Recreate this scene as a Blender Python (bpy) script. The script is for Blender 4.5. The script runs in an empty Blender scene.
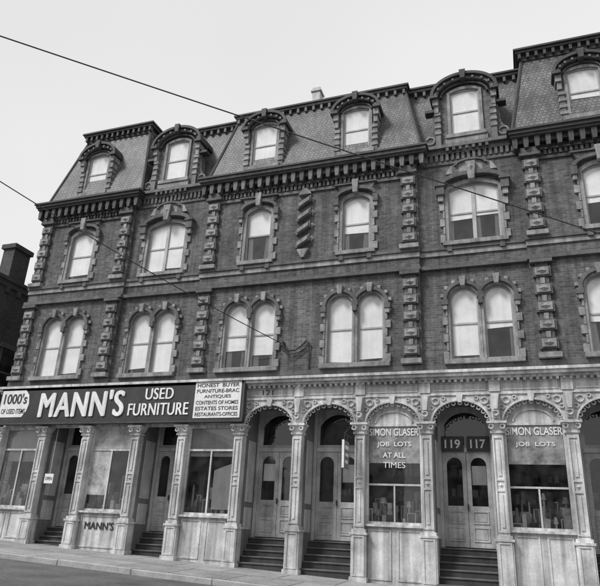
import bpy, bmesh, math, random
from mathutils import Vector, geometry
random.seed(7)
S=bpy.context.scene
COL=bpy.context.collection
pi=math.pi
# ------------------------------------------------------------------ materials
def newmat(name):
    m=bpy.data.materials.new(name); m.use_nodes=True
    nt=m.node_tree; nt.nodes.clear()
    o=nt.nodes.new("ShaderNodeOutputMaterial"); p=nt.nodes.new("ShaderNodeBsdfPrincipled")
    nt.links.new(p.outputs[0],o.inputs[0])
    return m,nt,p,o
def N(nt,t,**k):
    n=nt.nodes.new(t)
    for a,b in k.items():
        if a in n.inputs.keys(): n.inputs[a].default_value=b
        else: setattr(n,a,b)
    return n
def ramp(nt,a,b,pa=.3,pb=.7):
    r=N(nt,"ShaderNodeValToRGB"); e=r.color_ramp.elements
    e[0].position=pa; e[0].color=(a,a,a,1); e[1].position=pb; e[1].color=(b,b,b,1)
    return r
def mul(nt,a,b,fac=1.0,mode='MULTIPLY'):
    m=N(nt,"ShaderNodeMix",data_type='RGBA',blend_type=mode); m.inputs[0].default_value=fac
    for s,i in ((a,6),(b,7)):
        if isinstance(s,(int,float)): m.inputs[i].default_value=(s,s,s,1)
        else: nt.links.new(s,m.inputs[i])
    return m.outputs[2]
def grime(nt,lo=.72,hi=1.1,scale=1.3,streak=.5,fine=.8):
    tc=N(nt,"ShaderNodeTexCoord")
    n1=N(nt,"ShaderNodeTexNoise",Scale=scale,Detail=5.0,Roughness=.65); nt.links.new(tc.outputs['Object'],n1.inputs['Vector'])
    r1=ramp(nt,lo,hi); nt.links.new(n1.outputs[0],r1.inputs[0])
    c=r1.outputs[0]
    if streak>0:
        mp=N(nt,"ShaderNodeMapping"); mp.inputs['Scale'].default_value=(7,7,.35); nt.links.new(tc.outputs['Object'],mp.inputs[0])
        n2=N(nt,"ShaderNodeTexNoise",Scale=1.0,Detail=3.0); nt.links.new(mp.outputs[0],n2.inputs['Vector'])
        r2=ramp(nt,lo,1.0,.35,.6); nt.links.new(n2.outputs[0],r2.inputs[0])
        c=mul(nt,c,r2.outputs[0],streak)
    n3=N(nt,"ShaderNodeTexNoise",Scale=scale*14,Detail=2.0,Roughness=.7); nt.links.new(tc.outputs['Object'],n3.inputs['Vector'])
    r3=ramp(nt,.72,1.16,.35,.65); nt.links.new(n3.outputs[0],r3.inputs[0])
    c=mul(nt,c,r3.outputs[0],fine)
    return tc,c,n3
def paint(name,v,rough=.6,lo=.72,hi=1.08,bump=.25,scale=1.3,streak=.5,fine=.8,coat=0):
    m,nt,p,o=newmat(name)
    tc,c,n3=grime(nt,lo,hi,scale,streak,fine)
    nt.links.new(mul(nt,c,v),p.inputs['Base Color']); p.inputs['Roughness'].default_value=rough
    if coat: p.inputs['Coat Weight'].default_value=coat; p.inputs['Coat Roughness'].default_value=.03
    if bump>.6:
        b=N(nt,"ShaderNodeBump",Strength=bump,Distance=.01); nt.links.new(n3.outputs[0],b.inputs['Height']); nt.links.new(b.outputs[0],p.inputs['Normal'])
    return m
def masonry(name,c1,c2,mor,bw,rh,ms,lo=.7,hi=1.12,bump=.5,rough=.85,band=None,streak=.6,bias=0.0,sc=.9):
    m,nt,p,o=newmat(name)
    tc,g,n3=grime(nt,lo,hi,sc,streak)
    sp=N(nt,"ShaderNodeSeparateXYZ"); nt.links.new(tc.outputs['Object'],sp.inputs[0])
    ad=N(nt,"ShaderNodeMath",operation='ADD'); nt.links.new(sp.outputs[0],ad.inputs[0]); nt.links.new(sp.outputs[1],ad.inputs[1])
    cb=N(nt,"ShaderNodeCombineXYZ"); nt.links.new(ad.outputs[0],cb.inputs[0]); nt.links.new(sp.outputs[2],cb.inputs[1])
    bt=N(nt,"ShaderNodeTexBrick"); nt.links.new(cb.outputs[0],bt.inputs['Vector'])
    bt.inputs['Scale'].default_value=1; bt.inputs['Brick Width'].default_value=bw; bt.inputs['Row Height'].default_value=rh
    bt.inputs['Mortar Size'].default_value=ms; bt.inputs['Mortar Smooth'].default_value=.3; bt.inputs['Bias'].default_value=bias
    bt.inputs['Color1'].default_value=(c1,)*3+(1,); bt.inputs['Color2'].default_value=(c2,)*3+(1,); bt.inputs['Mortar'].default_value=(mor,)*3+(1,)
    col=mul(nt,bt.outputs[0],g)
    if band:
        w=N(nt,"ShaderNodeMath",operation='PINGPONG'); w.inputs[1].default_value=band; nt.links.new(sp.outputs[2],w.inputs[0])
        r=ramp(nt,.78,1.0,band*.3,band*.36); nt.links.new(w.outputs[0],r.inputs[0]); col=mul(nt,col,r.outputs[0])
    nt.links.new(col,p.inputs['Base Color']); p.inputs['Roughness'].default_value=rough
    b=N(nt,"ShaderNodeBump",Strength=bump,Distance=.008); b.invert=True
    nt.links.new(bt.outputs['Fac'],b.inputs['Height']); nt.links.new(b.outputs[0],p.inputs['Normal'])
    return m
def glass(name,refl=.22,tint=1.0,dirt=.06):
    m,nt,p,o=newmat(name); nt.nodes.remove(p)
    tr=N(nt,"ShaderNodeBsdfTransparent"); tr.inputs[0].default_value=(tint,)*3+(1,)
    gl=N(nt,"ShaderNodeBsdfGlossy"); gl.inputs['Roughness'].default_value=.02
    tc=N(nt,"ShaderNodeTexCoord"); n=N(nt,"ShaderNodeTexNoise",Scale=1.1,Detail=1.0); nt.links.new(tc.outputs['Object'],n.inputs['Vector'])
    b=N(nt,"ShaderNodeBump",Strength=.05,Distance=.05); nt.links.new(n.outputs[0],b.inputs['Height']); nt.links.new(b.outputs[0],gl.inputs['Normal'])
    lw=N(nt,"ShaderNodeLayerWeight"); lw.inputs[0].default_value=.3
    r=N(nt,"ShaderNodeMapRange"); r.inputs['To Min'].default_value=refl; r.inputs['To Max'].default_value=1.0; nt.links.new(lw.outputs['Fresnel'],r.inputs[0])
    mx=N(nt,"ShaderNodeMixShader"); nt.links.new(r.outputs[0],mx.inputs[0]); nt.links.new(tr.outputs[0],mx.inputs[1]); nt.links.new(gl.outputs[0],mx.inputs[2])
    df=N(nt,"ShaderNodeBsdfDiffuse"); df.inputs[0].default_value=(.5,.5,.5,1)
    n2=N(nt,"ShaderNodeTexNoise",Scale=3.0,Detail=4.0); nt.links.new(tc.outputs['Object'],n2.inputs['Vector'])
    rr=ramp(nt,0,dirt*2,.35,.75); nt.links.new(n2.outputs[0],rr.inputs[0])
    m2=N(nt,"ShaderNodeMixShader"); nt.links.new(rr.outputs[0],m2.inputs[0]); nt.links.new(mx.outputs[0],m2.inputs[1]); nt.links.new(df.outputs[0],m2.inputs[2])
    nt.links.new(m2.outputs[0],o.inputs[0])
    return m
BRICK=masonry("brick",.085,.165,.19,.21,.075,.008,lo=.5,hi=1.2,sc=.7,streak=.8)
BRICKD=masonry("brick_dark",.05,.08,.09,.21,.075,.009)
BRICKC=masonry("brick_trim",.11,.19,.2,.21,.075,.009,lo=.6,hi=1.05)
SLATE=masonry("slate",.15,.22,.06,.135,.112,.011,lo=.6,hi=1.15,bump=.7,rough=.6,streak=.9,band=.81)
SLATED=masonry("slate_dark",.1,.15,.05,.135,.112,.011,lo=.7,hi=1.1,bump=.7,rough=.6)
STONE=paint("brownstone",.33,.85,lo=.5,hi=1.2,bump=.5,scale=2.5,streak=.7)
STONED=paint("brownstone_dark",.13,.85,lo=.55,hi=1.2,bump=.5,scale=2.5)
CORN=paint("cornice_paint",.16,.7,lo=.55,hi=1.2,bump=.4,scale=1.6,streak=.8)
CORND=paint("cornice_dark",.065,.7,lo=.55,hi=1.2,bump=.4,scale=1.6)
WHITE=paint("white_cast_iron",.74,.5,lo=.48,hi=1.06,scale=1.3,streak=.8,fine=.4)
WHITE2=paint("old_white_paint",.55,.6,lo=.6,hi=1.08,scale=2.0,fine=.5)
REVEAL=paint("reveal_paint",.2,.6,lo=.6,hi=1.1,scale=2.0,fine=.4)
SASH=paint("sash_paint",.42,.6,lo=.7,hi=1.1,scale=3,fine=.5)
DOOR=paint("door_paint",.5,.55,lo=.5,hi=1.1,scale=2,fine=.5)
SHADE=paint("window_shade",.74,.75,lo=.78,hi=1.04,scale=1.1,streak=.35,fine=.12,coat=1.0)
SHADEIN=paint("plain_white",.85,.8,fine=.2)
SHADE2=paint("window_shade_grey",.5,.8,lo=.7,hi=1.05,scale=1.5,fine=.3)
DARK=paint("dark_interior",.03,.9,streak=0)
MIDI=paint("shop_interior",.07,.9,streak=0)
BLACK=paint("sign_black",.025,.5,lo=.6,hi=1.6,scale=2)
LETTER=paint("letter_white",.82,.6,lo=.8,hi=1.02,fine=.3)
BLK=paint("letter_black",.03,.6)
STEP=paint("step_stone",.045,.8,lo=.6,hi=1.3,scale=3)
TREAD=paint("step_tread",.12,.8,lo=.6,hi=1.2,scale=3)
METAL=paint("dark_metal",.04,.5,streak=0)
WOOD=paint("pole_wood",.12,.9)
GREY=paint("sign_grey",.2,.6)
GOODS=[paint("goods_%d"%i,v,.6,streak=0) for i,v in enumerate((.88,.65,.4,.1,.8))]
GL=glass("window_glass",.05,dirt=.03); GLS=glass("shop_glass",.05,dirt=.03)
def whitewash(name,a,b):
    m,nt,p,o=newmat(name)
    p.inputs['Base Color'].default_value=(.75,.75,.75,1); p.inputs['Roughness'].default_value=.7
    tr=N(nt,"ShaderNodeBsdfTransparent"); tc=N(nt,"ShaderNodeTexCoord")
    n=N(nt,"ShaderNodeTexNoise",Scale=2.2,Detail=6.0,Roughness=.7); nt.links.new(tc.outputs['Object'],n.inputs['Vector'])
    r=ramp(nt,a,b,.35,.7); nt.links.new(n.outputs[0],r.inputs[0])
    mx=N(nt,"ShaderNodeMixShader"); nt.links.new(r.outputs[0],mx.inputs[0]); nt.links.new(tr.outputs[0],mx.inputs[1]); nt.links.new(p.outputs[0],mx.inputs[2]); nt.links.new(mx.outputs[0],o.inputs[0])
    return m
WASH=whitewash("whitewashed_glass",.12,.55); WASH2=whitewash("mottled_white_glass",.2,.85)
# ------------------------------------------------------------------ geometry helpers
def empty(name,parent=None,loc=(0,0,0)):
    e=bpy.data.objects.new(name,None); COL.objects.link(e); e.location=loc
    if parent: e.parent=parent
    return e
class MB:
    def __init__(s): s.v=[]; s.f=[]
    def box(s,x0,x1,y0,y1,z0,z1):
        b=len(s.v); s.v+=[(x0,y0,z0),(x1,y0,z0),(x1,y1,z0),(x0,y1,z0),(x0,y0,z1),(x1,y0,z1),(x1,y1,z1),(x0,y1,z1)]
        s.f+=[tuple(b+i for i in q) for q in ((0,3,2,1),(4,5,6,7),(0,1,5,4),(1,2,6,5),(2,3,7,6),(3,0,4,7))]
    def cbox(s,cx,w,y0,y1,z0,z1): s.box(cx-w/2,cx+w/2,y0,y1,z0,z1)
    def hexa(s,pts):
        b=len(s.v); s.v+=[tuple(p) for p in pts]
        s.f+=[tuple(b+i for i in q) for q in ((0,3,2,1),(4,5,6,7),(0,1,5,4),(1,2,6,5),(2,3,7,6),(3,0,4,7))]
    def frus(s,r0,z0,r1,z1):
        a=[(r0[0],r0[2]),(r0[1],r0[2]),(r0[1],r0[3]),(r0[0],r0[3])]; c=[(r1[0],r1[2]),(r1[1],r1[2]),(r1[1],r1[3]),(r1[0],r1[3])]
        s.hexa([(x,y,z0) for x,y in a]+[(x,y,z1) for x,y in c])
    def boss(s,cx,cz,w,h,y,d):
        b=len(s.v); s.v+=[(cx-w/2,y,cz),(cx,y,cz-h/2),(cx+w/2,y,cz),(cx,y,cz+h/2),(cx,y-d,cz)]
        s.f+=[(b+i,b+(i+1)%4,b+4) for i in range(4)]
    def prism(s,outer,holes,y0,y1):
        loops=[outer]+list(holes)
        tri=geometry.tessellate_polygon([[Vector((x,z,0)) for x,z in l] for l in loops])
        flat=[p for l in loops for p in l]; n=len(flat); b=len(s.v)
        s.v+=[(x,y0,z) for x,z in flat]+[(x,y1,z) for x,z in flat]
        for t in tri: s.f.append((b+t[0],b+t[1],b+t[2])); s.f.append((b+n+t[2],b+n+t[1],b+n+t[0]))
        k=b
        for l in loops:
            m=len(l)
            for i in range(m):
                j=(i+1)%m; s.f.append((k+i,k+j,k+j+n,k+i+n))
            k+=m
    def plane(s,poly,y):
        b=len(s.v); s.v+=[(x,y,z) for x,z in poly]; s.f.append(tuple(range(b,b+len(poly))))
    def cyl(s,c,r0,r1,z0,z1,n=14):
        b=len(s.v)
        for z,r in ((z0,r0),(z1,r1)):
            s.v+=[(c[0]+r*math.cos(2*pi*i/n),c[1]+r*math.sin(2*pi*i/n),z) for i in range(n)]
        s.f+=[(b+i,b+(i+1)%n,b+n+(i+1)%n,b+n+i) for i in range(n)]
        s.f+=[tuple(b+i for i in range(n))[::-1],tuple(b+n+i for i in range(n))]
    def tube(s,pts,r,n=6):
        b=len(s.v); P=[Vector(p) for p in pts]
        for i,p in enumerate(P):
            d=(P[min(i+1,len(P)-1)]-P[max(i-1,0)]).normalized()
            a=d.cross(Vector((0,0,1)));
            if a.length<1e-3: a=d.cross(Vector((1,0,0)))
            a.normalize(); c=d.cross(a)
            s.v+=[tuple(p+a*r*math.cos(2*pi*k/n)+c*r*math.sin(2*pi*k/n)) for k in range(n)]
        for i in range(len(P)-1):
            for k in range(n): s.f.append((b+i*n+k,b+i*n+(k+1)%n,b+(i+1)*n+(k+1)%n,b+(i+1)*n+k))
    def ringxz(s,cx,y,cz,R,r,n=18,a0=0,a1=2*pi):
        s.tube([(cx+R*math.cos(a0+(a1-a0)*i/n),y,cz+R*math.sin(a0+(a1-a0)*i/n)) for i in range(n+1)],r,5)
    def done(s,name,mat,parent=None,bevel=0,recalc=True,smooth=False):
        me=bpy.data.meshes.new(name); me.from_pydata(s.v,[],s.f)
        if recalc:
            bm=bmesh.new(); bm.from_mesh(me); bmesh.ops.recalc_face_normals(bm,faces=bm.faces); bm.to_mesh(me); bm.free()
        me.materials.append(mat); o=bpy.data.objects.new(name,me); COL.objects.link(o)
        if parent: o.parent=parent
        if bevel:
            md=o.modifiers.new("b",'BEVEL'); md.width=bevel; md.segments=1; md.limit_method='ANGLE'; md.angle_limit=math.radians(50)
        if smooth:
            for p in me.polygons: p.use_smooth=True
        return o
def arch(cx,w,z0,z1,rise,n=14):
    zs=z1-rise; p=[(cx-w/2,z0),(cx+w/2,z0)]
    if rise<=0: return p+[(cx+w/2,z1),(cx-w/2,z1)]
    if rise>w*.35:
        return p+[(cx+w/2*math.cos(pi*i/n),zs+rise*math.sin(pi*i/n)) for i in range(n+1)]
    R=(w*w/4+rise*rise)/(2*rise); a=math.asin(w/2/R)
    return p+[(cx+R*math.sin(a-2*a*i/n),z1-R+R*math.cos(a-2*a*i/n)) for i in range(n+1)]
def arcband(mb,cx,zs,rx,rz,t,y0,y1,a0=0,a1=pi,n=16,tz=None):
    tz=t if tz is None else tz
    o=[(cx+(rx+t)*math.cos(a0+(a1-a0)*i/n),zs+(rz+tz)*math.sin(a0+(a1-a0)*i/n)) for i in range(n+1)]
    q=[(cx+rx*math.cos(a0+(a1-a0)*i/n),zs+rz*math.sin(a0+(a1-a0)*i/n)) for i in range(n+1)]
    mb.prism(o+q[::-1],[],y0,y1)
def text(body,cx,cz,y,w,h,mat,parent,name="lettering",ext=.006,bold=0.0,space=1.0,shear=0.0):
    c=bpy.data.curves.new(name,'FONT'); c.body=body; c.align_x='CENTER'; c.extrude=.5; c.offset=bold; c.space_character=space; c.shear=shear
    o=bpy.data.objects.new(name,c); COL.objects.link(o); c.materials.append(mat)
    bpy.context.view_layer.update()
    xs=[b[0] for b in o.bound_box]; ys=[b[1] for b in o.bound_box]
    sx=w/(max(xs)-min(xs)); sy=h/(max(ys)-min(ys))
    o.scale=(sx,sy,ext); o.rotation_euler=(pi/2,0,0)
    o.location=(cx-sx*(max(xs)+min(xs))/2,y,cz-sy*(max(ys)+min(ys))/2)
    o.parent=parent
    return o
# ------------------------------------------------------------------ ground
def gz(x): x=max(-40,min(40,x)); return -.60-.0366*(x+15.4)
def sheet(name,xs,ys,zf,mat):
    v=[(x,y,zf(x,y)) for y in ys for x in xs]; n=len(xs)
    f=[(j*n+i,j*n+i+1,(j+1)*n+i+1,(j+1)*n+i) for j in range(len(ys)-1) for i in range(n-1)]
    me=bpy.data.meshes.new(name); me.from_pydata(v,[],f); me.materials.append(mat); o=bpy.data.objects.new(name,me); COL.objects.link(o); return o
ASPH=paint("asphalt",.11,.9,lo=.6,hi=1.3,bump=.8,scale=.8,streak=0)
CONC=masonry("pavement_concrete",.3,.36,.1,1.5,1.5,.02,lo=.6,hi=1.1,streak=0)
def flatmap(m):
    nt=m.node_tree
    for n in nt.nodes:
        if n.type=='COMBXYZ':
            sp=[k for k in nt.nodes if k.type=='SEPXYZ'][0]
            nt.links.new(sp.outputs[0],n.inputs[0]); nt.links.new(sp.outputs[1],n.inputs[1])
flatmap(CONC)
DIRT=paint("dirt_ground",.12,.95,lo=.6,hi=1.3,scale=.3,streak=0)
KERB=paint("granite_kerb",.38,.8,lo=.7,hi=1.1,scale=3,streak=0)
XS=[-1500,-40,-30,-20,-10,0,10,20,30,40,1500]
sheet("ground",XS,[-1500,-30,-17,20,1500],lambda x,y:gz(x)-.33,DIRT)
sheet("road",XS[1:-1],[-14,-2.95],lambda x,y:gz(x)-.235,ASPH)
for nm,ya,yb in (("sidewalk",-2.8,0.9),("far_sidewalk",-19.5,-14.15)):
    b=MB()
    for i in range(1,len(XS)-2):
        x0,x1=XS[i],XS[i+1]
        zf=lambda x,y:gz(x)+(.035*y if ya>-5 else -.1)
        b.hexa([(x0,ya,zf(x0,ya)-.35),(x1,ya,zf(x1,ya)-.35),(x1,yb,zf(x1,yb)-.35),(x0,yb,zf(x0,yb)-.35),(x0,ya,zf(x0,ya)),(x1,ya,zf(x1,ya)),(x1,yb,zf(x1,yb)),(x0,yb,zf(x0,yb))])
    b.done(nm,CONC)
for nm,ya,yb in (("kerb",-2.96,-2.802),("far_kerb",-14.148,-13.99)):
    b=MB(); x=-40
    while x<40:
        x1=min(40,x+2.2); h=random.uniform(-.012,.006)
        zf=lambda x:gz(x)-.1+h
        b.hexa([(x,ya,zf(x)-.4),(x1-.012,ya,zf(x1)-.4),(x1-.012,yb,zf(x1)-.4),(x,yb,zf(x)-.4),(x,ya,zf(x)),(x1-.012,ya,zf(x1)),(x1-.012,yb,zf(x1)),(x,yb,zf(x))])
        x=x1
    b.done(nm,KERB,bevel=.015)
# ------------------------------------------------------------------ main building
B=empty("brick_commercial_building")
XL,XR=-17.15,4.75
SEC=[("A",XL,-12.95,-.12),("B",-12.948,-9.902,0.0),("C",-9.9,-2.5,-.12),("D",-2.498,.548,0.0),("E",.55,XR,-.12)]
Z1,Z2=4.3,11.75
W3=[(-15.1,1.02,-.12,'s'),(-11.52,1.5,0.,'d'),(-7.87,.9,-.12,'s'),(-4.47,.9,-.12,'s'),(-.85,1.5,0.,'d'),(2.72,1.02,-.12,'s')]
W2=[(-15.15,-.12),(-11.56,0.),(-7.9,-.12),(-4.45,-.12),(-.82,0.),(2.75,-.12)]
Z3a,Z3b,Z2a,Z2b=8.37,10.36,4.74,6.92
PW=.79; PO=.465
wall=MB()
for s,x0,x1,y in SEC:
    holes=[]
    for cx,w,yw,k in W3:
        if x0<cx<x1: holes.append(arch(cx,w,Z3a,Z3b,.2)[::-1])
    for cx,yw in W2:
        if x0<cx<x1:
            for d in (-PO,PO): holes.append(arch(cx+d,PW,Z2a,Z2b,PW/2)[::-1])
    wall.prism([(x0,Z1),(x1,Z1),(x1,Z2),(x0,Z2)],holes,y,y+.42)
wall.box(XL,XL+.35,.45,12,-2,Z2); wall.box(XR-.35,XR,.45,12,-2,Z2); wall.box(XL,XR,12,12.3,-2,15)
wall.done("brick_walls",BRICK,B)
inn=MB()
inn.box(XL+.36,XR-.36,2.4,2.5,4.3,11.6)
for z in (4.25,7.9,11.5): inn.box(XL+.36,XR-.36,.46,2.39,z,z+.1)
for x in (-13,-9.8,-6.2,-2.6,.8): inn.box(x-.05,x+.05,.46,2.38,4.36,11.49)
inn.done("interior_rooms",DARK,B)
stone=MB(); stoned=MB(); brk=MB(); frame=MB(); gl=MB(); sh=MB(); shin=MB(); sh2=MB(); cor=MB(); cord=MB()
def window(cx,z0,z1,w,rise,y,shade,dbl=False,fr=None,inset=.07):
    fr=fr or frame; h=z1-z0; yi=y+inset
    o=arch(cx,w,z0,z1,rise); i=arch(cx,w-.11,z0+.07,z1-.055,max(rise-.04,.02))
    fr.prism(o,[i[::-1]],yi,yi+.08)
    zm=z0+h*.5
    def bar(c,ww):
        fr.cbox(c,ww,yi+.012,yi+.06,zm-.03,zm+.025)
    if dbl:
        fr.cbox(cx,.11,yi-.01,yi+.06,z0+.07,z1-.07); bar(cx-w/4,w/2-.13); bar(cx+w/4,w/2-.13)
    else: bar(cx,w-.12)
    gl.plane(arch(cx,w-.1,z0+.04,z1-.05,rise-.02),yi+.045)
    cs=[(cx-w/4,w/2-.09),(cx+w/4,w/2-.09)] if dbl else [(cx,w-.1)]
    for k,(c,ww) in enumerate(cs):
        f=shade[k] if isinstance(shade,(list,tuple)) else shade
        if f>0:
            # drawn shade seen as one glazed (coated) pane surface; clipped to the opening shape
            zb=z1-h*f; tl=random.uniform(-.02,.02)
            if dbl or rise<.3:
                top=z1-.05-(rise*.9 if dbl else rise*.75)
                pts=[(c-ww/2,zb-tl),(c+ww/2,zb+tl)]
                if dbl:
                    R=(w*w/4+rise*rise)/(2*rise)
                    for q in range(7):
                        xx=c+ww/2-ww*q/6; pts.append((xx,z1-.04-R+math.sqrt(max(R*R-(xx-cx)**2,0))))
                else:
                    a_=arch(c,ww,z0,z1-.045,max(rise-.03,.02)); pts+=a_[2:]
            else:
                a_=arch(c,ww,z0,z1-.045,rise-.03); pts=[(c-ww/2,zb-tl),(c+ww/2,zb+tl)]+a_[2:]
            sh.plane(pts,yi+.04)
        if f<.97:
            for sd in (-1,1):
                if random.random()<.75:
                    sh2.plane([(c+sd*ww/2,z0+.05),(c+sd*ww/2-sd*ww*random.uniform(.12,.3),z0+.05),(c+sd*ww/2-sd*ww*.12,z1),(c+sd*ww/2,z1)],yi+.12)
def jambs(cx,w,z0,z1,y,n,wa,wb,d=.05,sides=(-1,1)):
    h=(z1-z0)/n
    for i in range(n):
        ww=wa if i%2==0 else wb
        for s_ in sides:
            x0=cx+s_*w/2; x1=x0+s_*ww
            stone.box(min(x0,x1),max(x0,x1),y-d-random.uniform(0,.006),y+.05,z0+i*h+.012,z0+(i+1)*h-.012)
def keystone(cx,z0,z1,w0,w1,y0,y1,mb=None):
    (mb or stone).prism([(cx-w0/2,z0),(cx+w0/2,z0),(cx+w1/2,z1),(cx-w1/2,z1)],[],y0,y1)
SH3=[.88,(.97,.9),.52,.66,(.6,.56),.6]
for (cx,w,y,k),shd in zip(W3,SH3):
    window(cx,Z3a,Z3b,w,.2,y,shd,k=='d')
    stone.prism(arch(cx,w+.2,Z3a,Z3b+.12,.26),[arch(cx,w-.01,Z3a+.01,Z3b-.005,.2)[::-1]],y-.03,y+.065)
    jambs(cx,w+.21,Z3a,Z3b-.1,y,7,.15,.05,.055)
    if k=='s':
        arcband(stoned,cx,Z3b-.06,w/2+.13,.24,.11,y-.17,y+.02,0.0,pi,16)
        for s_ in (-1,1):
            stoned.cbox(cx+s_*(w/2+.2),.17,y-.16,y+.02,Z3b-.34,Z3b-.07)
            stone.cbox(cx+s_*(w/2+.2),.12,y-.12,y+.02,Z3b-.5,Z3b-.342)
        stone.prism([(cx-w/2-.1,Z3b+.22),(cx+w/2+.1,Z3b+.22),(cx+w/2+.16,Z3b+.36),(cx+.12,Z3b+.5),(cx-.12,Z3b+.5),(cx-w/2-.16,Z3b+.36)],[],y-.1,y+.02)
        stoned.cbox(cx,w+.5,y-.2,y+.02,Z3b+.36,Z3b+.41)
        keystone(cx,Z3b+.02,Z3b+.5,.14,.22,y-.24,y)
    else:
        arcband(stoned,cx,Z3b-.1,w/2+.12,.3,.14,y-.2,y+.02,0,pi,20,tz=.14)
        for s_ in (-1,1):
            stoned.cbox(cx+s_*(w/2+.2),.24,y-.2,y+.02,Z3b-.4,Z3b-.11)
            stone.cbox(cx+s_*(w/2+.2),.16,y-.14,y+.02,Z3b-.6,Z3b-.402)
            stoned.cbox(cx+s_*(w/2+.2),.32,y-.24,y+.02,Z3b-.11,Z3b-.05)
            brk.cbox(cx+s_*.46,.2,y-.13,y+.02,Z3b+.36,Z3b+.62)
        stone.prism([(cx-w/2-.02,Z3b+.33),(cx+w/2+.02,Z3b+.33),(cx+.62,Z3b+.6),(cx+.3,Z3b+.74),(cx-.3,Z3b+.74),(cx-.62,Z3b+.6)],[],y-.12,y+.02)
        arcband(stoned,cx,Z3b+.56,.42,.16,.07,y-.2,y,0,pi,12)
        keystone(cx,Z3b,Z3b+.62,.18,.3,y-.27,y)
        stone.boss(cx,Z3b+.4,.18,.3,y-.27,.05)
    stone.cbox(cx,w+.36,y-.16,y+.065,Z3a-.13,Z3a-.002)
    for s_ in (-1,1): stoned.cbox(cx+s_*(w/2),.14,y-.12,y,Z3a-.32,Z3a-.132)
SH2=[(.97,.94),(.9,.97),(.72,.8),(.96,.93),(.93,.58),(.6,.95)]
for (cx,y),shd in zip(W2,SH2):
    for q,d in enumerate((-PO,PO)):
        c=cx+d; window(c,Z2a,Z2b,PW,PW/2,y,shd[q])
        zs=Z2b-PW/2
        stone.prism(arch(c,PW+.13,Z2a,Z2b+.065,PW/2+.065),[arch(c,PW-.01,Z2a+.008,Z2b-.005,PW/2)[::-1]],y-.035-.003*q,y+.065)
        jambs(c,PW+.135,Z2a,zs,y,7,.15,.05,.06,sides=((-1,) if q==0 else (1,)))
        arcband(stoned,c,zs,PW/2+.067,PW/2+.067,.1,y-.13-.004*q,y+.01,.0,pi,18)
        for k in range(7):
            if k==3: continue
            a=pi*(k+.5)/7; x=c+(PW/2+.21)*math.cos(a); z=zs+(PW/2+.21)*math.sin(a)
            if (x-cx)*(1 if q else -1)>.05: stone.cbox(x,.1,y-.07-.002*k,y+.01,z-.05,z+.05)
        keystone(c,Z2b-.02,Z2b+.27,.12,.18,y-.2,y)
        stoned.cbox(c+(-1 if q==0 else 1)*(PW/2+.13),.18,y-.15,y,zs-.16,zs-.002)
        stone.cbox(c+(-1 if q==0 else 1)*(PW/2+.13),.12,y-.12,y,zs-.3,zs-.162)
    stoned.cbox(cx,.13,y-.16,y,zs-.18,zs+.02)
    stone.cbox(cx,PO*2+PW+.4,y-.16,y+.065,Z2a-.13,Z2a-.002)
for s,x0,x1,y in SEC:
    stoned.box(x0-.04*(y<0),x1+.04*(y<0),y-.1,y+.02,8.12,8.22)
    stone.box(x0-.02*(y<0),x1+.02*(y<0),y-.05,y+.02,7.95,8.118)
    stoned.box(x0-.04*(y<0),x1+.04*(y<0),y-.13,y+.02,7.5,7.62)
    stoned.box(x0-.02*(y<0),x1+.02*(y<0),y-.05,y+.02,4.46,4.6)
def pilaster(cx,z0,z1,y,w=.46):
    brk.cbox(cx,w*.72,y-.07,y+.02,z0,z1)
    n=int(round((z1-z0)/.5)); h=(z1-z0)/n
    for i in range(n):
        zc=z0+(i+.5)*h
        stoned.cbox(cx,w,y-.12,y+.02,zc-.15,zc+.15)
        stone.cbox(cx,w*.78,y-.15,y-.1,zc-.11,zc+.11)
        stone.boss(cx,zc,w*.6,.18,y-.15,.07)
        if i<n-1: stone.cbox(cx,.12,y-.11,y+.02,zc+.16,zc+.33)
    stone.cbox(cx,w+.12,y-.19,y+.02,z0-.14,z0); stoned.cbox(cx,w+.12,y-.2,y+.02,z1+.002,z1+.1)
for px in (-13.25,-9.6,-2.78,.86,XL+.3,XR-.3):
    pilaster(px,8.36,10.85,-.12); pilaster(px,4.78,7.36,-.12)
    stoned.cbox(px,.5,-.3,-.11,10.97,11.12)
y=-.12
for i in range(4):
    z=8.62+i*.48
    x0,x1=-6.44,-5.98
    stoned.prism([(x0,z),(x1,z+.26),(x1,z+.5),(x0,z+.24)],[],y-.15,y+.01)
    stone.prism([(x0+.05,z+.07),(x1-.05,z+.29),(x1-.05,z+.43),(x0+.05,z+.19)],[],y-.19,y-.1)
    stone.boss(x0-.02,z+.16,.2,.24,y-.02,.12); stone.boss(x1+.02,z+.36,.2,.24,y-.02,.12)
keystone(-6.21,8.3,8.6,.1,.4,y-.13,y); keystone(-6.21,10.62,10.85,.46,.12,y-.13,y)
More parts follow.
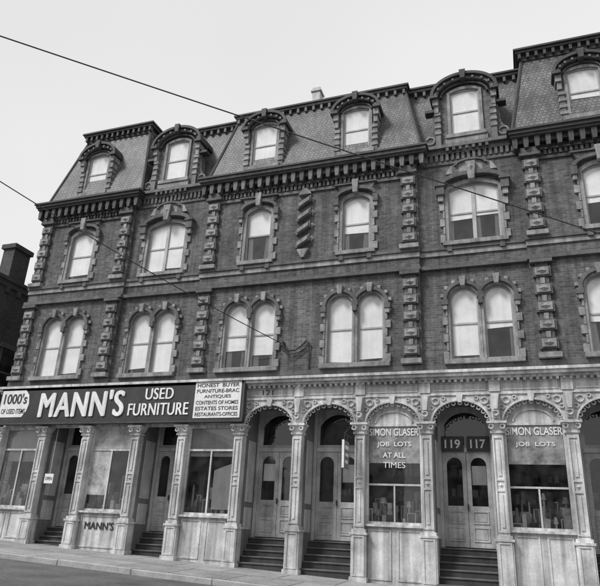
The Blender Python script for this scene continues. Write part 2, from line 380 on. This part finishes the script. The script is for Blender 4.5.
# ---- cornices
def cornice(x0,x1,yl,zt,yw,mat,matd,step=.3):
    p=abs(yl-yw)
    e0=lambda t:x0+p*t; e1=lambda t:x1-p*t
    yb=yw+.9
    matd.box(x0,x1,yl,yb,zt-.07,zt)
    mat.box(e0(.1),e1(.1),yl+.06,yb-.002,zt-.17,zt-.072)
    matd.box(e0(.2),e1(.2),yl+.13,yb-.004,zt-.25,zt-.172)
    mat.box(e0(.62),e1(.62),yw-p*.38,yb-.006,zt-.4,zt-.252)
    n=int((x1-x0-p*.7)/step); L=(e1(.45)-e0(.45)); d=L/n
    for i in range(n+1):
        c=e0(.45)+i*d
        b_=mat if i%3 else matd
        b_.prism([(c-.055,zt-.62),(c+.055,zt-.62),(c+.075,zt-.42),(c+.075,zt-.252),(c-.075,zt-.252),(c-.075,zt-.42)],[],yw-p*.62,yw)
    for sx in (e0(.45),e1(.45)):
        mat.box(sx-.05,sx+.05,yw-p*.55,yw+.3,zt-.5,zt-.255)
    n2=int(L/.15); d2=L/n2
    for i in range(n2):
        c=e0(.8)+(e1(.8)-e0(.8))*(i+.5)/n2
        mat.cbox(c,d2*.55,yw-.09,yw,zt-.82,zt-.66)
    matd.box(e0(.85),e1(.85),yw-.12,yw+.02,zt-.658,zt-.6)
    mat.box(e0(.9),e1(.9),yw-.06,yw+.02,zt-.95,zt-.84)
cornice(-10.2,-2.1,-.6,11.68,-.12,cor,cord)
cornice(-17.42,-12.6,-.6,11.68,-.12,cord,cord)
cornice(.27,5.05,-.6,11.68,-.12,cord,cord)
for x0,x1 in ((-12.9,-9.95),(-2.45,.5)):
    cor.box(x0,x1,-.22,.6,11.62,11.74); brk.box(x0,x1,-.1,.3,11.46,11.618)
    n=18
    for i in range(n):
        c=x0+(x1-x0)*(i+.5)/n; brk.cbox(c,.09,-.09,.02,11.22,11.458)
    brk.box(x0,x1,-.05,.02,11.1,11.218)
# ---- mansard roofs
sl=MB(); sld=MB()
sl.frus((XL+.02,XR-.02,.2,12),11.70,(XL+.8,XR-.8,.95,11.5),14.78)
sl.frus((-10.0,-2.3,-.22,3),11.69,(-9.4,-2.95,.62,3),14.8)
sl.done("slate_mansard",SLATE,B)
sld.frus((-17.15,-12.75,-.22,3),11.69,(-16.35,-13.3,.45,3),14.98)
sld.frus((.42,4.82,-.22,3),11.69,(.95,4.0,.45,3),14.98)
sld.done("slate_pavilion_roofs",SLATE,B)
hip=MB()
for r0,z0,r1,z1 in (((-10.0,-2.3,-.22,3),11.69,(-9.4,-2.95,.62,3),14.8),((-17.15,-12.75,-.22,3),11.69,(-16.35,-13.3,.45,3),14.98),((.42,4.82,-.22,3),11.69,(.95,4.0,.45,3),14.98)):
    for k in (0,1): hip.tube([(r0[k],r0[2],z0),(r1[k],r1[2],z1)],.055)
hip.done("hip_rolls",CORND,B)
def topcorn(x0,x1,yl,zb,zt,yb,mb,mbd,br=.35):
    mbd.box(x0,x1,yl,yb,zt-.07,zt); mb.box(x0+.06,x1-.06,yl+.06,yb-.01,zt-.16,zt-.072); mbd.box(x0+.2,x1-.2,yl+.2,yb-.02,zb,zt-.162)
    n=int((x1-x0-.3)/br)
    for i in range(n+1):
        c=x0+.18+(x1-x0-.36)*i/n; mb.cbox(c,.09,yl+.08,yl+.25,zt-.36,zt-.162)
topcorn(-16.25,3.85,.72,14.76,14.98,11.6,cor,cord,.3)
topcorn(-9.55,-2.8,.42,14.78,15.01,2.9,cor,cord,.3)
topcorn(-16.52,-13.08,.2,14.95,15.36,3.1,cord,cord,.26)
topcorn(.72,4.2,.2,14.95,15.36,3.1,cord,cord,.26)
sldm=MB()
def dormer(cx,big,y=-.05,shade=.95,depth=1.5):
    w=.92; z0,z1=12.12,13.86
    hw=.98 if big else .78; zs=13.62 if big else 13.72; rr=.66 if big else .5
    fw=hw-.1
    face=[(cx-fw,11.72),(cx+fw,11.72)]+[(cx+fw*math.cos(pi*i/16),zs+(rr-.02)*math.sin(pi*i/16)) for i in range(17)]
    win=arch(cx,w,z0,z1,.1)
    tgt=brk if big else cor
    tgt.prism(face,[win[::-1]],y,y+.3)
    sldm.prism([(cx-fw+.02,11.72),(cx+fw-.02,11.72)]+[((cx+(fw-.02)*math.cos(pi*i/16)),zs+(rr-.05)*math.sin(pi*i/16)) for i in range(17)],[],y+.7,y+depth)
    for s_ in (-1,1): sldm.box(*sorted((cx+s_*(fw-.02),cx+s_*(fw-.12))),y+.301,y+.7,11.72,zs)
    window(cx,z0,z1,w,.1,y,shade,False,inset=.0)
    stone.prism(arch(cx,w+.18,z0,z1+.11,.18),[arch(cx,w-.01,z0+.01,z1-.005,.1)[::-1]],y-.06,y-.005)
    stone.cbox(cx,w+.34,y-.14,y-.004,z0-.14,z0-.002)
    arcband(cord,cx,zs,hw-.02,rr,.1,y-.3,y+depth,0,pi,22,tz=.1)
    arcband(cor,cx,zs,hw-.14,rr-.12,.1,y-.2,y+.01,0,pi,22,tz=.1)
    arcband(cord,cx,zs,hw-.28,rr-.24,.06,y-.12,y+.01,0,pi,22,tz=.06)
    for s_ in (-1,1):
        c=cx+s_*(hw-.03)
        cord.cbox(c,.26,y-.3,y+.3,zs-.1,zs-.003)
        stone.cbox(c-s_*.04,.18,y-.2,y+.2,zs-.34,zs-.102)
        stone.cbox(c-s_*.06,.13,y-.14,y+.2,zs-.6,zs-.342)
        cor.cbox(c-s_*.09,.17,y-.09,y+.2,11.74,zs-.602)
        for k in range(4):
            stone.cbox(c-s_*.09,.2,y-.12,y+.1,12.2+k*.24,12.31+k*.24)
    keystone(cx,zs+rr-.2,zs+rr+.14,.14,.2,y-.36,y+.1,cord)
    n=9
    for i in range(n):
        a=pi*(i+.5)/n
        if i==n//2: continue
        x=cx+(hw-.06)*math.cos(a); z=zs+(rr-.04)*math.sin(a)
        cor.cbox(x,.07,y-.26,y-.1,z-.1,z-.01)
    if big:
        for s_ in (-1,1):
            brk.prism([(cx+s_*.86,11.72),(cx+s_*1.3,11.72),(cx+s_*1.28,12.05),(cx+s_*1.08,12.4),(cx+s_*1.02,13.1),(cx+s_*.86,13.1)][::s_],[],y+.02,y+.3)
            stone.ringxz(cx+s_*1.13,y,12.05,.14,.035)
            cord.cbox(cx+s_*1.12,.3,y-.1,y+.2,13.1,13.2)
        stone.cbox(cx,1.3,y-.1,y,11.76,11.97); stone.boss(cx,11.6,.5,.4,y-.02,.12)
        for i in range(7): stoned.cbox(cx-.6+i*.2,.09,y-.16,y,11.5,11.755)
for cx,big,shd in ((-15.1,False,.97),(-11.5,True,.93),(-7.9,False,.97),(-4.52,False,.96),(-.92,True,.97),(2.62,False,.62)):
    dormer(cx,big,shade=shd)
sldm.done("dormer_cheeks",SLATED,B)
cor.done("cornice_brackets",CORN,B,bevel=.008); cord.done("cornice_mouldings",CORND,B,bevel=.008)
r=MB(); r.box(XL+.9,XR-.9,1.2,11.4,14.79,14.9); r.done("flat_roof",DARK,B)
ch=MB(); ch.box(-6.95,-6.62,2.0,2.4,14.8,17.0); ch.box(-7.0,-6.57,1.95,2.45,16.8,16.88); ch.done("chimney_flue",WHITE2,B)
ch=MB(); ch.box(-14.6,-14.0,3.2,3.8,14.8,16.4); ch.box(-14.66,-13.94,3.14,3.86,16.4,16.55); ch.done("chimney_stack",BRICK,B)
# ------------------------------------------------------------------ storefront
Zf=-.1
cols=[-17.0,-15.13,-13.38,-11.5,-9.84,-7.93,-6.09,-4.25,-2.43,-.61,1.17,2.98,4.55]
wt=MB(); wt2=MB(); rv=MB(); dr=MB(); st=MB(); tr=MB(); gs=MB(); wash=MB(); wash2=MB()
def column(x,fancy=True):
    g=gz(x)-.02; y=-.2
    w=.28
    wt.cbox(x,.46,y-.1,y+.3,g,g+.12); wt.cbox(x,.4,y-.06,y+.28,g+.12,.1)
    for s_ in (-1,1): wt.cbox(x+s_*.14,.05,y-.08,y-.05,g+.18,.04)
    for z in (g+.14,.04): wt.cbox(x,.33,y-.083,y-.05,z,z+.045)
    wt.cbox(x,.46,y-.1,y+.29,.1,.16); wt.cbox(x,.38,y-.05,y+.27,.16,.24)
    wt.cbox(x,w,y,y+.25,.24,2.7)
    for s_ in (-1,1): wt.cbox(x+s_*.115,.045,y-.03,y+.01,.3,2.62)
    for z in (.3,1.26,1.52,2.57): wt.cbox(x,.18,y-.028,y+.01,z,z+.05)
    wt.boss(x,1.41,.13,.13,y-.0,.05); wt.cbox(x,.07,y-.025,y+.01,1.64,2.5); wt.cbox(x,.07,y-.025,y+.01,.42,1.2)
    wt.cbox(x,.36,y-.04,y+.25,2.7,2.76)
    wt.frus((x-.15,x+.15,y-.02,y+.24),2.76,(x-.22,x+.22,y-.1,y+.26),2.94); wt.cbox(x,.5,y-.14,y+.27,2.94,3.0)
    for s_ in (-1,1):
        wt.ringxz(x+s_*.14,y-.1,2.86,.06,.022,10)
    if fancy:
        wt.cbox(x,.22,y-.02,y+.2,3.0,3.74)
        wt.cbox(x,.16,y-.1,y-.015,3.08,3.3); wt.prism([(x-.05,3.3),(x+.05,3.3),(x+.1,3.7),(x-.1,3.7)],[],y-.16,y-.02)
        wt.ringxz(x,y-.12,3.2,.07,.025,10)
for i,x in enumerate(cols): column(x,i>=5)
wt.box(XL,XR,-.14,.3,3.72,4.14)
wt.box(XL,XR,-.2,.0,3.72,3.78)
for i in range(len(cols)-1):
    a,b_=cols[i]+.22,cols[i+1]-.22
    for z in (3.84,4.04): wt.box(a,b_,-.165,-.12,z,z+.03)
    wt.box(a,a+.03,-.163,-.12,3.871,4.039); wt.box(b_-.03,b_,-.163,-.12,3.871,4.039)
for x in cols: wt.cbox(x,.28,-.23,-.1,3.79,4.14)
wt.box(XL-.1,XR+.1,-.3,.3,4.141,4.2); wt.box(XL-.14,XR+.14,-.42,.3,4.202,4.28); wt.box(XL-.18,XR+.18,-.48,.29,4.282,4.36)
x=XL
while x<XR: wt.box(x,x+.07,-.28,-.13,4.07,4.14); x+=.16
for i in range(5,len(cols)-1):
    a,b_=cols[i]+.11,cols[i+1]-.11; c=(a+b_)/2; hw=(b_-a)/2-.03
    n=22; poly=[(a,2.96),(c-hw,2.96)]+[(c-hw*math.cos(pi*k/n),2.96+.62*math.sin(pi*k/n)) for k in range(n+1)][1:]+[(b_,2.96),(b_,3.72),(a,3.72)]
    wt.prism(poly,[],-.16,-.06)
    arcband(wt,c,2.96,hw-.02,.60,.05,-.21,-.1,0,pi,20,tz=.05)
    for k in range(13):
        an=pi*(k+.5)/13; wt.ringxz(c+(hw-.05)*math.cos(an),-.14,2.96+.56*math.sin(an),.05,.016,8)
    for s_ in (-1,1):
        wt.ringxz(c+s_*(hw-.13),-.19,3.56,.09,.022,12); wt.ringxz(c+s_*(hw-.03),-.19,3.38,.055,.02,10)
        wt.ringxz(c+s_*(hw-.34),-.19,3.63,.05,.018,10)
    keystone(c,3.52,3.74,.1,.18,-.24,-.1,wt)
wt.box(cols[0],cols[5]-.1,-.1,.1,3.0,3.72)
kinds=['w','d','w','d','w','d','d','w','d','w','d','w']
goods=[MB() for _ in GOODS]
def shopwin(a,b_,i):
    c=(a+b_)/2; y=-.02; zb=.42 if i<5 else .38
    zt=3.0
    g=gz(c)-.3
    wt.box(a,b_,y-.04,y+.1,g,zb-.06); wt.box(a,b_,y-.14,y+.1,zb-.058,zb)
    zl=gz(b_)+.12
    for q in range(2):
        x0=a+.08+q*(b_-a)/2; x1=x0+(b_-a)/2-.16
        if i==2: 
            if q: continue
            x0,x1=a+.1,b_-.1
        for z in (zl,zb-.16): wt.box(x0,x1,y-.065,y-.03,z,z+.04)
        for x in (x0,x1-.04): wt.box(x,x+.04,y-.063,y-.03,zl+.041,zb-.161)
    out=[(a,zb),(b_,zb),(b_,zt),(a,zt)]
    wt.prism(out,[[(a+.07,zb+.07),(a+.07,zt-.07),(b_-.07,zt-.07),(b_-.07,zb+.07)]],y,y+.1)
    gs.plane([(a+.05,zb+.05),(b_-.05,zb+.05),(b_-.05,zt-.05),(a+.05,zt-.05)],y+.05)
    if i<5:
        wt.box(c-.025,c+.025,y+.02,y+.09,zb+.07,2.25); wt.box(a+.07,b_-.07,y+.018,y+.092,2.25,2.31)
        if i==2: wash2.plane([(a+.07,.9),(c-.03,.9),(c-.03,2.24),(a+.07,2.24)],y+.042); wash2.plane([(a+.07,2.32),(b_-.07,2.32),(b_-.07,2.93),(a+.07,2.93)],y+.042)  # patchy half-transparent white over the left and upper panes
        if i==4: sh2.plane([(a+.07,2.1),(b_-.07,2.1),(b_-.07,2.93),(a+.07,2.93)],y+.12); shin.plane([(c+.1,.6),(b_-.15,.6),(b_-.15,1.9),(c+.1,1.7)],y+.12)  # grey blind on top, plain white slant-topped shape behind the right half
        if i==0: sh2.plane([(a+.07,1.9),(b_-.07,1.9),(b_-.07,2.93),(a+.07,2.93)],y+.12)
    else:
        wt2.box(a+.07,b_-.07,y+.018,y+.092,1.36,1.41); wt2.box(c-.022,c+.022,y+.02,y+.09,zb+.07,1.36)
        hw=(b_-a)/2
        n=18
        wt.prism([(c-hw,3.0)]+[(c-hw*math.cos(pi*k/n),3.0+.6*math.sin(pi*k/n)) for k in range(1,n)]+[(c+hw,3.0)],[],y+.02,y+.06)
        arcband(wt,c,3.02,hw-.28,.3,.04,y-.02,y+.03,0,pi,16,tz=.04)
        wash.plane([(a+.08,1.95),(b_-.08,1.95),(b_-.08,2.92),(a+.08,2.92)],y+.042)
    st.box(a-.05,b_+.05,y+.12,y+1.3,zb-.12,zb-.02)
    for row in range(4):
        x=a+.06
        while x<b_-.2:
            w=random.uniform(.07,.24); h=random.uniform(.16,.42)*(1+.42*row)*(1.3 if i<5 else 1); d=random.uniform(.08,.2); yy=y+.12+row*.22+random.uniform(-.01,.05)
            m=random.choice(goods); z=zb-.018
            k=random.random()
            if k<.3: m.box(x,x+w,yy,yy+d,z,z+h)
            elif k<.55: m.cyl((x+w/2,yy+.1),w*.35,w*.45,z,z+h*.6,10); m.cyl((x+w/2,yy+.1),w*.2,w*.12,z+h*.6,z+h,10)
            elif k<.75:
                m.cyl((x+w/2,yy+.1),.03,.03,z,z+h,8); m.cyl((x+w/2,yy+.1),w*.5,w*.25,z+h,z+h+.16,12)
            else:
                m.prism([(x,z),(x+w,z),(x+w,z+h),(x,z+h)],[[(x+.02,z+.02),(x+.02,z+h-.02),(x+w-.02,z+h-.02),(x+w-.02,z+.02)]],yy,yy+.03)
                goods[3].plane([(x+.01,z+.01),(x+w-.01,z+.01),(x+w-.01,z+h-.01),(x+.01,z+h-.01)],yy+.015)
            x+=w+random.uniform(.0,.07)
def door(a,b_,i):
    c=(a+b_)/2; yd=.85; g=gz(c)
    zt=2.35
    n=max(2,int(math.ceil((Zf-g)/.18))); rise=(Zf-g)/n; td=.2
    for k in range(n):
        yk=yd-.12-td*(n-1-k)-(.12 if k==n-1 else 0)
        z=g+rise*(k+1)
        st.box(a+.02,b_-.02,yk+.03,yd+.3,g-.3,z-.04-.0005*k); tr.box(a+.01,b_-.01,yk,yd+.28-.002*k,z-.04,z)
    for s_,x in ((1,a),(-1,b_)):
        rv.box(*sorted((x-s_*.05,x+s_*.03)),.06,yd+.1,g-.2,3.7)
        for z0,z1 in ((.1,.7),(.85,2.6)):
            wt2.box(*sorted((x+s_*.028,x+s_*.05)),.18,yd-.15,z0,z1)
    rv.box(a-.05,b_+.05,.31,yd+.1,3.6,3.7)
    jw=.1
    wt2.box(a+.03,a+.03+jw,yd-.03,yd+.1,Zf,3.6); wt2.box(b_-.03-jw,b_-.03,yd-.03,yd+.1,Zf,3.6)
    x0,x1=a+.13,b_-.13
    wt2.box(x0,x1,yd-.04,yd+.1,zt,zt+.12)
    dr.prism([(x0,zt+.12),(x1,zt+.12),(x1,3.6),(x0,3.6)],[arch(c,x1-x0-.16,zt+.2,3.45,.35)[::-1]],yd,yd+.06)
    gs.plane([(x0,zt+.12),(x1,zt+.12),(x1,3.6),(x0,3.6)],yd+.04)
    for q in (0,1):
        l0=x0+q*(x1-x0)/2+.005; l1=l0+(x1-x0)/2-.01; lc=(l0+l1)/2; lw=l1-l0
        dr.prism([(l0,Zf+.02),(l1,Zf+.02),(l1,zt-.002),(l0,zt-.002)],[arch(lc,lw-.22,.95,zt-.14,(lw-.22)/2)[::-1]],yd,yd+.05)
        gs.plane(arch(lc,lw-.2,.94,zt-.13,(lw-.22)/2),yd+.03)
        if i in (5,6,8) and (q+i)%2: shin.plane([(lc-lw*.3,1.5),(lc+lw*.3,1.5),(lc+lw*.3,2.0),(lc-lw*.3,2.0)],yd+.09)
        for z0,z1 in ((.06,.42),(.5,.82)):
            dr.prism([(l0+.11,z0),(l1-.11,z0),(l1-.11,z1),(l0+.11,z1)],[[(l0+.14,z0+.03),(l0+.14,z1-.03),(l1-.14,z1-.03),(l1-.14,z0+.03)]],yd-.02,yd+.01)
            dr.prism([(l0+.17,z0+.06),(l1-.17,z0+.06),(l1-.17,z1-.06),(l0+.17,z1-.06)],[],yd-.012,yd+.01)
    st.cbox(c,.03,yd-.06,yd,.85,1.0)
for i in range(len(cols)-1):
    a,b_=cols[i]+.14,cols[i+1]-.14
    (shopwin if kinds[i]=='w' else door)(a,b_,i)
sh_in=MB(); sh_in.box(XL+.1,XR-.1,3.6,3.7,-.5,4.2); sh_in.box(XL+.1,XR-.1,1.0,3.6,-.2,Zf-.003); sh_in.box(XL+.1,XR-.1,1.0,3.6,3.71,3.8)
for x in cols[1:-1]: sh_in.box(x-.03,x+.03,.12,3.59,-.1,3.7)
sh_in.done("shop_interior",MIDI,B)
fx=MB()
for i,x in enumerate(cols[:-1]):
    c=x+.92
    for k in range(3):
        z=.6+k*.6+random.uniform(-.1,.1); fx.box(c-.7,c+.7,2.9,3.3,z,z+.05)
        xx=c-.65
        while xx<c+.5:
            w=random.uniform(.08,.25); random.choice(goods).box(xx,xx+w,2.95,3.2,z+.051,z+random.uniform(.15,.42)); xx+=w+.06
fx.done("shop_shelves",WOOD,B)
for i,(m,mt) in enumerate(zip(goods,GOODS)): m.done("shop_goods_%d"%i,mt,B)
wt.done("cast_iron_front",WHITE,B,bevel=.006); wt2.done("painted_frames",WHITE2,B,bevel=.005); rv.done("doorway_reveals",REVEAL,B)
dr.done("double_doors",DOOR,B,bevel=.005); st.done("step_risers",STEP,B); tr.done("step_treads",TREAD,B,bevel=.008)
gs.done("shop_glass",GLS,B,recalc=False); wash.done("whitewash",WASH,B,recalc=False); wash2.done("mottled_white_panes",WASH2,B,recalc=False)
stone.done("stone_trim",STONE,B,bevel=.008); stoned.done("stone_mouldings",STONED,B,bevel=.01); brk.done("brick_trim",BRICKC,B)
frame.done("window_sashes",SASH,B,bevel=.004); gl.done("window_glass",GL,B,recalc=False); sh.done("window_shades",SHADE,B,recalc=False); sh2.done("curtains",SHADE2,B,recalc=False); shin.done("white_sheets",SHADEIN,B,recalc=False)
c7=(cols[7]+cols[8])/2; c8=(cols[8]+cols[9])/2; c9=(cols[9]+cols[10])/2
text("SIMON GLASER",c7,2.78,-.0,1.36,.2,LETTER,B,bold=.01)
text("JOB  LOTS",c7,2.44,-.0,.95,.16,LETTER,B,bold=.015)
text("AT ALL",c7,2.16,-.0,.62,.14,LETTER,B,bold=.015)
text("TIMES",c7,1.9,-.0,.6,.15,LETTER,B)
text("SIMON GLASER",c9,2.78,-.0,1.36,.2,LETTER,B,bold=.01)
text("JOB  LOTS",c9,2.44,-.0,.95,.14,LETTER,B,bold=.01)
nb=MB()
for s_ in (-1,1): nb.cbox(c8+s_*.34,.6,.78,.83,2.36,2.78)
nb.done("number_boards",BLACK,B)
text("119",c8-.34,2.57,.775,.42,.24,LETTER,B,bold=.02); text("117",c8+.34,2.57,.775,.4,.24,LETTER,B,bold=.02)
text("121",(cols[5]+cols[6])/2-.1,3.95,-.15,.34,.17,BLK,B)
for k,dx in enumerate((-.008,.008)): text("MANN'S",(cols[2]+cols[3])/2+dx,.0,-.075-.003*k,1.05,.22,BLK,B,space=1.05)
# ------------------------------------------------------------------ big sign
SG=empty("shop_sign"); ys=-.42
b=MB(); b.box(-17.05,-7.8,ys,ys+.14,3.1,4.33); b.done("sign_board",BLACK,SG)
b=MB()
b.box(-17.09,-7.76,ys-.03,ys+.15,4.332,4.38); b.box(-17.09,-7.76,ys-.03,ys+.15,3.05,3.098); b.box(-7.798,-7.75,ys-.028,ys+.15,3.1,4.33)
b.done("sign_frame",CORND,SG)
b=MB(); b.box(-9.42,-7.86,ys-.012,ys,3.17,4.27); b.prism([(-17.0,3.3),(-16.0,3.3),(-15.84,3.5),(-15.78,3.75),(-15.84,4.05),(-16.0,4.22),(-17.0,4.22)],[],ys-.012,ys)
b.done("sign_panels",LETTER,SG)
for k,(dx,dz) in enumerate(((-.035,0),(.035,0),(0,.012),(0,-.012))):
    text("MANN'S",-13.62+dx,3.7+dz,ys-.02-.003*k,3.3,.84,LETTER,SG,ext=.03,space=1.1)
for k,dx in enumerate((-.012,.012)):
    text("USED",-10.68+dx,3.96,ys-.02-.003*k,1.0,.36,LETTER,SG,space=1.06)
    text("FURNITURE",-10.68+dx,3.47,ys-.02-.003*k,2.15,.38,LETTER,SG,space=1.06)
text("1000's",-16.38,3.93,ys-.016,1.0,.36,BLK,SG,bold=.02)
text("OF USED ITEMS",-16.4,3.5,ys-.016,1.02,.17,BLK,SG,bold=.01)
for k,t in enumerate(("HONEST  BUYER","FURNITURE-BRAC","ANTIQUES","CONTENTS OF HOMES","ESTATES STORES","RESTAURANTS-OFFICES")):
    text(t,-8.64,4.17-k*.178,ys-.016,{2:.9}.get(k,1.42),.115,BLK,SG,bold=.01)
# ------------------------------------------------------------------ projecting sign
H=empty("hanging_sign")
b=MB(); b.box(-4.52,-4.47,-1.0,-.5,1.72,2.42); b.done("panel",GREY,H)
b=MB(); b.tube([(-4.495,-.2,2.6),(-4.495,-1.05,2.6)],.018); b.tube([(-4.495,-.2,2.95),(-4.495,-.9,2.6)],.01)
for yy in (-.6,-.9): b.tube([(-4.495,yy,2.6),(-4.495,yy,2.41)],.01)
b.done("bracket",METAL,H)
b=MB()
for xa,xb in ((-4.526,-4.522),(-4.468,-4.464)):
    b.box(xa,xb,-.92,-.58,2.2,2.3); b.box(xa,xb,-.88,-.6,2.02,2.1); b.box(xa,xb,-.9,-.64,1.84,1.92)
b.box(-4.525,-4.465,-1.02,-1.0,1.71,2.43)
b.done("lettering",LETTER,H)
Nn=empty("shop_notice")
b=MB(); b.box(-14.8,-14.46,-.12,-.1,1.2,1.5); b.tube([(-14.63,-.1,1.5),(-14.63,-.1,3.0)],.006); b.done("card",LETTER,Nn)
text("OPEN",-14.63,1.35,-.124,.27,.1,BLK,Nn)
# ------------------------------------------------------------------ neighbour building (left)
NB=empty("brick_neighbour_building")
b=MB()
b.box(-26,-19.5,-.0,11,-2,9.2); b.done("walls",BRICKD,NB)
b=MB(); b.box(-26.1,-19.4,-.1,11.1,9.2,9.35); b.box(-26.05,-19.45,-.05,11.05,8.95,9.198); 
for k in range(18): b.box(-19.5,-19.42,.3+k*.6,.5+k*.6,8.7,8.948)
b.done("parapet",CORND,NB)
b=MB(); b.box(-20.2,-19.6,1.0,1.9,9.35,10.75); b.box(-20.28,-19.52,.92,1.98,10.75,10.95); b.done("chimney",BRICKD,NB)
b=MB(); g2=MB()
for z in (1.2,4.6):
    for yy in (1.4,4.5,7.5):
        z0,z1=z,z+1.9
        b.box(-19.5,-19.4,yy-.1,yy+1.0,z0-.12,z0); b.box(-19.5,-19.42,yy-.1,yy+1.0,z1,z1+.2)
        for q in (yy,yy+.84): b.box(-19.5,-19.46,q,q+.06,z0,z1)
        b.box(-19.5,-19.462,yy+.06,yy+.84,z0+.9,z0+.96)
        g2.box(-19.499,-19.48,yy+.06,yy+.84,z0,z1)
b.done("window_trim",STONED,NB); g2.done("window_panes",GL,NB)
# ------------------------------------------------------------------ wires
def wire(name,p,q,sag,r=.013,n=40):
    m=MB(); P=Vector(p);Q=Vector(q)
    m.tube([tuple(P.lerp(Q,i/n)-Vector((0,0,sag*4*(i/n)*(1-i/n)))) for i in range(n+1)],r); m.done(name,METAL)
wire("utility_wire",(-14.35,-13.5,10.05),(4.5,-.3,6.9),.08,.015)
wire("service_wire",(-14.4,-13.5,9.5),(-6.7,-.32,5.42),.36,.013)
P_=empty("utility_pole")
b=MB(); b.cyl((-14.4,-13.6),.17,.12,gz(-14.4)-.4,10.6); b.box(-15.5,-13.3,-13.75,-13.62,9.8,9.92); b.done("pole",WOOD,P_)
b=MB()
for x in (-15.3,-14.35,-13.5): b.cyl((x,-13.6),.04,.03,9.92,10.05)
b.done("insulators",WHITE2,P_)
SB=empty("service_bracket")
b=MB(); b.cbox(-6.7,.08,-.34,-.12,5.36,5.5)
b.tube([(-6.7,-.32,5.45),(-6.62,-.3,5.28),(-6.5,-.26,5.2),(-6.3,-.22,5.22),(-6.1,-.2,5.35),(-5.95,-.2,5.5),(-5.85,-.19,5.42),(-5.86,-.17,5.15)],.028)
b.tube([(-6.7,-.32,5.4),(-6.66,-.3,5.2),(-6.45,-.26,5.08),(-6.2,-.2,5.14),(-5.95,-.18,5.3)],.02)
b.tube([(-5.86,-.17,5.15),(-5.86,-.15,4.6)],.02)
b.done("cables",METAL,SB)
# ------------------------------------------------------------------ other side of the street (seen in the glass)
for k,(x,w,h) in enumerate(((-34,10,6.5),(-20,9,7.5),(-7,11,6),(8,9,8),(22,12,6.5))):
    hb=empty("wooden_house"); yb=-36
    b=MB(); b.box(x,x+w,yb-8,yb,-2,h); b.prism([(x-.3,h),(x+w+.3,h),(x+w/2,h+2.6)],[],yb-8.3,yb+.3); b.done("walls",(STONE,WHITE2,STONED,WHITE2,STONE)[k],hb)
    b=MB()
    for zz in (0.2,3.4):
        for q in range(3): b.box(x+1+q*w/3.2,x+2+q*w/3.2,yb,yb+.05,zz,zz+1.7)
    b.done("windows",DARK,hb)
# ------------------------------------------------------------------ light
EL=math.radians(48)
w=bpy.data.worlds.new("World"); S.world=w; w.use_nodes=True; nt=w.node_tree
bg=nt.nodes['Background']; sky=N(nt,"ShaderNodeTexSky",sky_type='NISHITA'); sky.sun_disc=False; sky.sun_elevation=EL
sky.dust_density=3.0; sky.air_density=1.0
bw=N(nt,"ShaderNodeRGBToBW"); nt.links.new(sky.outputs[0],bw.inputs[0])
tc=N(nt,"ShaderNodeTexCoord"); n=N(nt,"ShaderNodeTexNoise",Scale=1.4,Detail=3.0); nt.links.new(tc.outputs['Generated'],n.inputs['Vector'])
r=ramp(nt,.88,1.0,.3,.7); nt.links.new(n.outputs[0],r.inputs[0])
cl=mul(nt,r.outputs[0],6.9)
mx=N(nt,"ShaderNodeMix",data_type='RGBA'); mx.inputs[0].default_value=.85; nt.links.new(bw.outputs[0],mx.inputs[6]); nt.links.new(cl,mx.inputs[7])
nt.links.new(mx.outputs[2],bg.inputs[0]); bg.inputs[1].default_value=.145
L=bpy.data.lights.new("sun",'SUN'); L.energy=3.0; L.angle=math.radians(14); L.color=(1,1,1)
lo=bpy.data.objects.new("sun",L); COL.objects.link(lo)
d=Vector((-.62*math.cos(EL),-.785*math.cos(EL),math.sin(EL))); lo.rotation_euler=d.to_track_quat('Z','Y').to_euler()
sky.sun_rotation=math.atan2(d.x,d.y)
# ------------------------------------------------------------------ camera
from mathutils import Matrix
cam=bpy.data.cameras.new("camera"); co=bpy.data.objects.new("camera",cam); COL.objects.link(co)
yaw,pitch,roll,f=-0.35497,0.3762,0.05048,614.1
fw=Vector((math.sin(yaw)*math.cos(pitch),math.cos(yaw)*math.cos(pitch),math.sin(pitch)))
rr=Vector((math.cos(yaw),-math.sin(yaw),0)); uu=rr.cross(fw)
r2=rr*math.cos(roll)+uu*math.sin(roll); u2=uu*math.cos(roll)-rr*math.sin(roll)
M=Matrix((r2,u2,-fw)).transposed().to_4x4(); M.translation=Vector((0,-17,0)); co.matrix_world=M
cam.sensor_width=36; cam.lens=f/600*36; cam.clip_end=5000; cam.clip_start=.05
S.camera=co
S.view_settings.view_transform='Standard'; S.view_settings.look='None'; S.view_settings.exposure=0
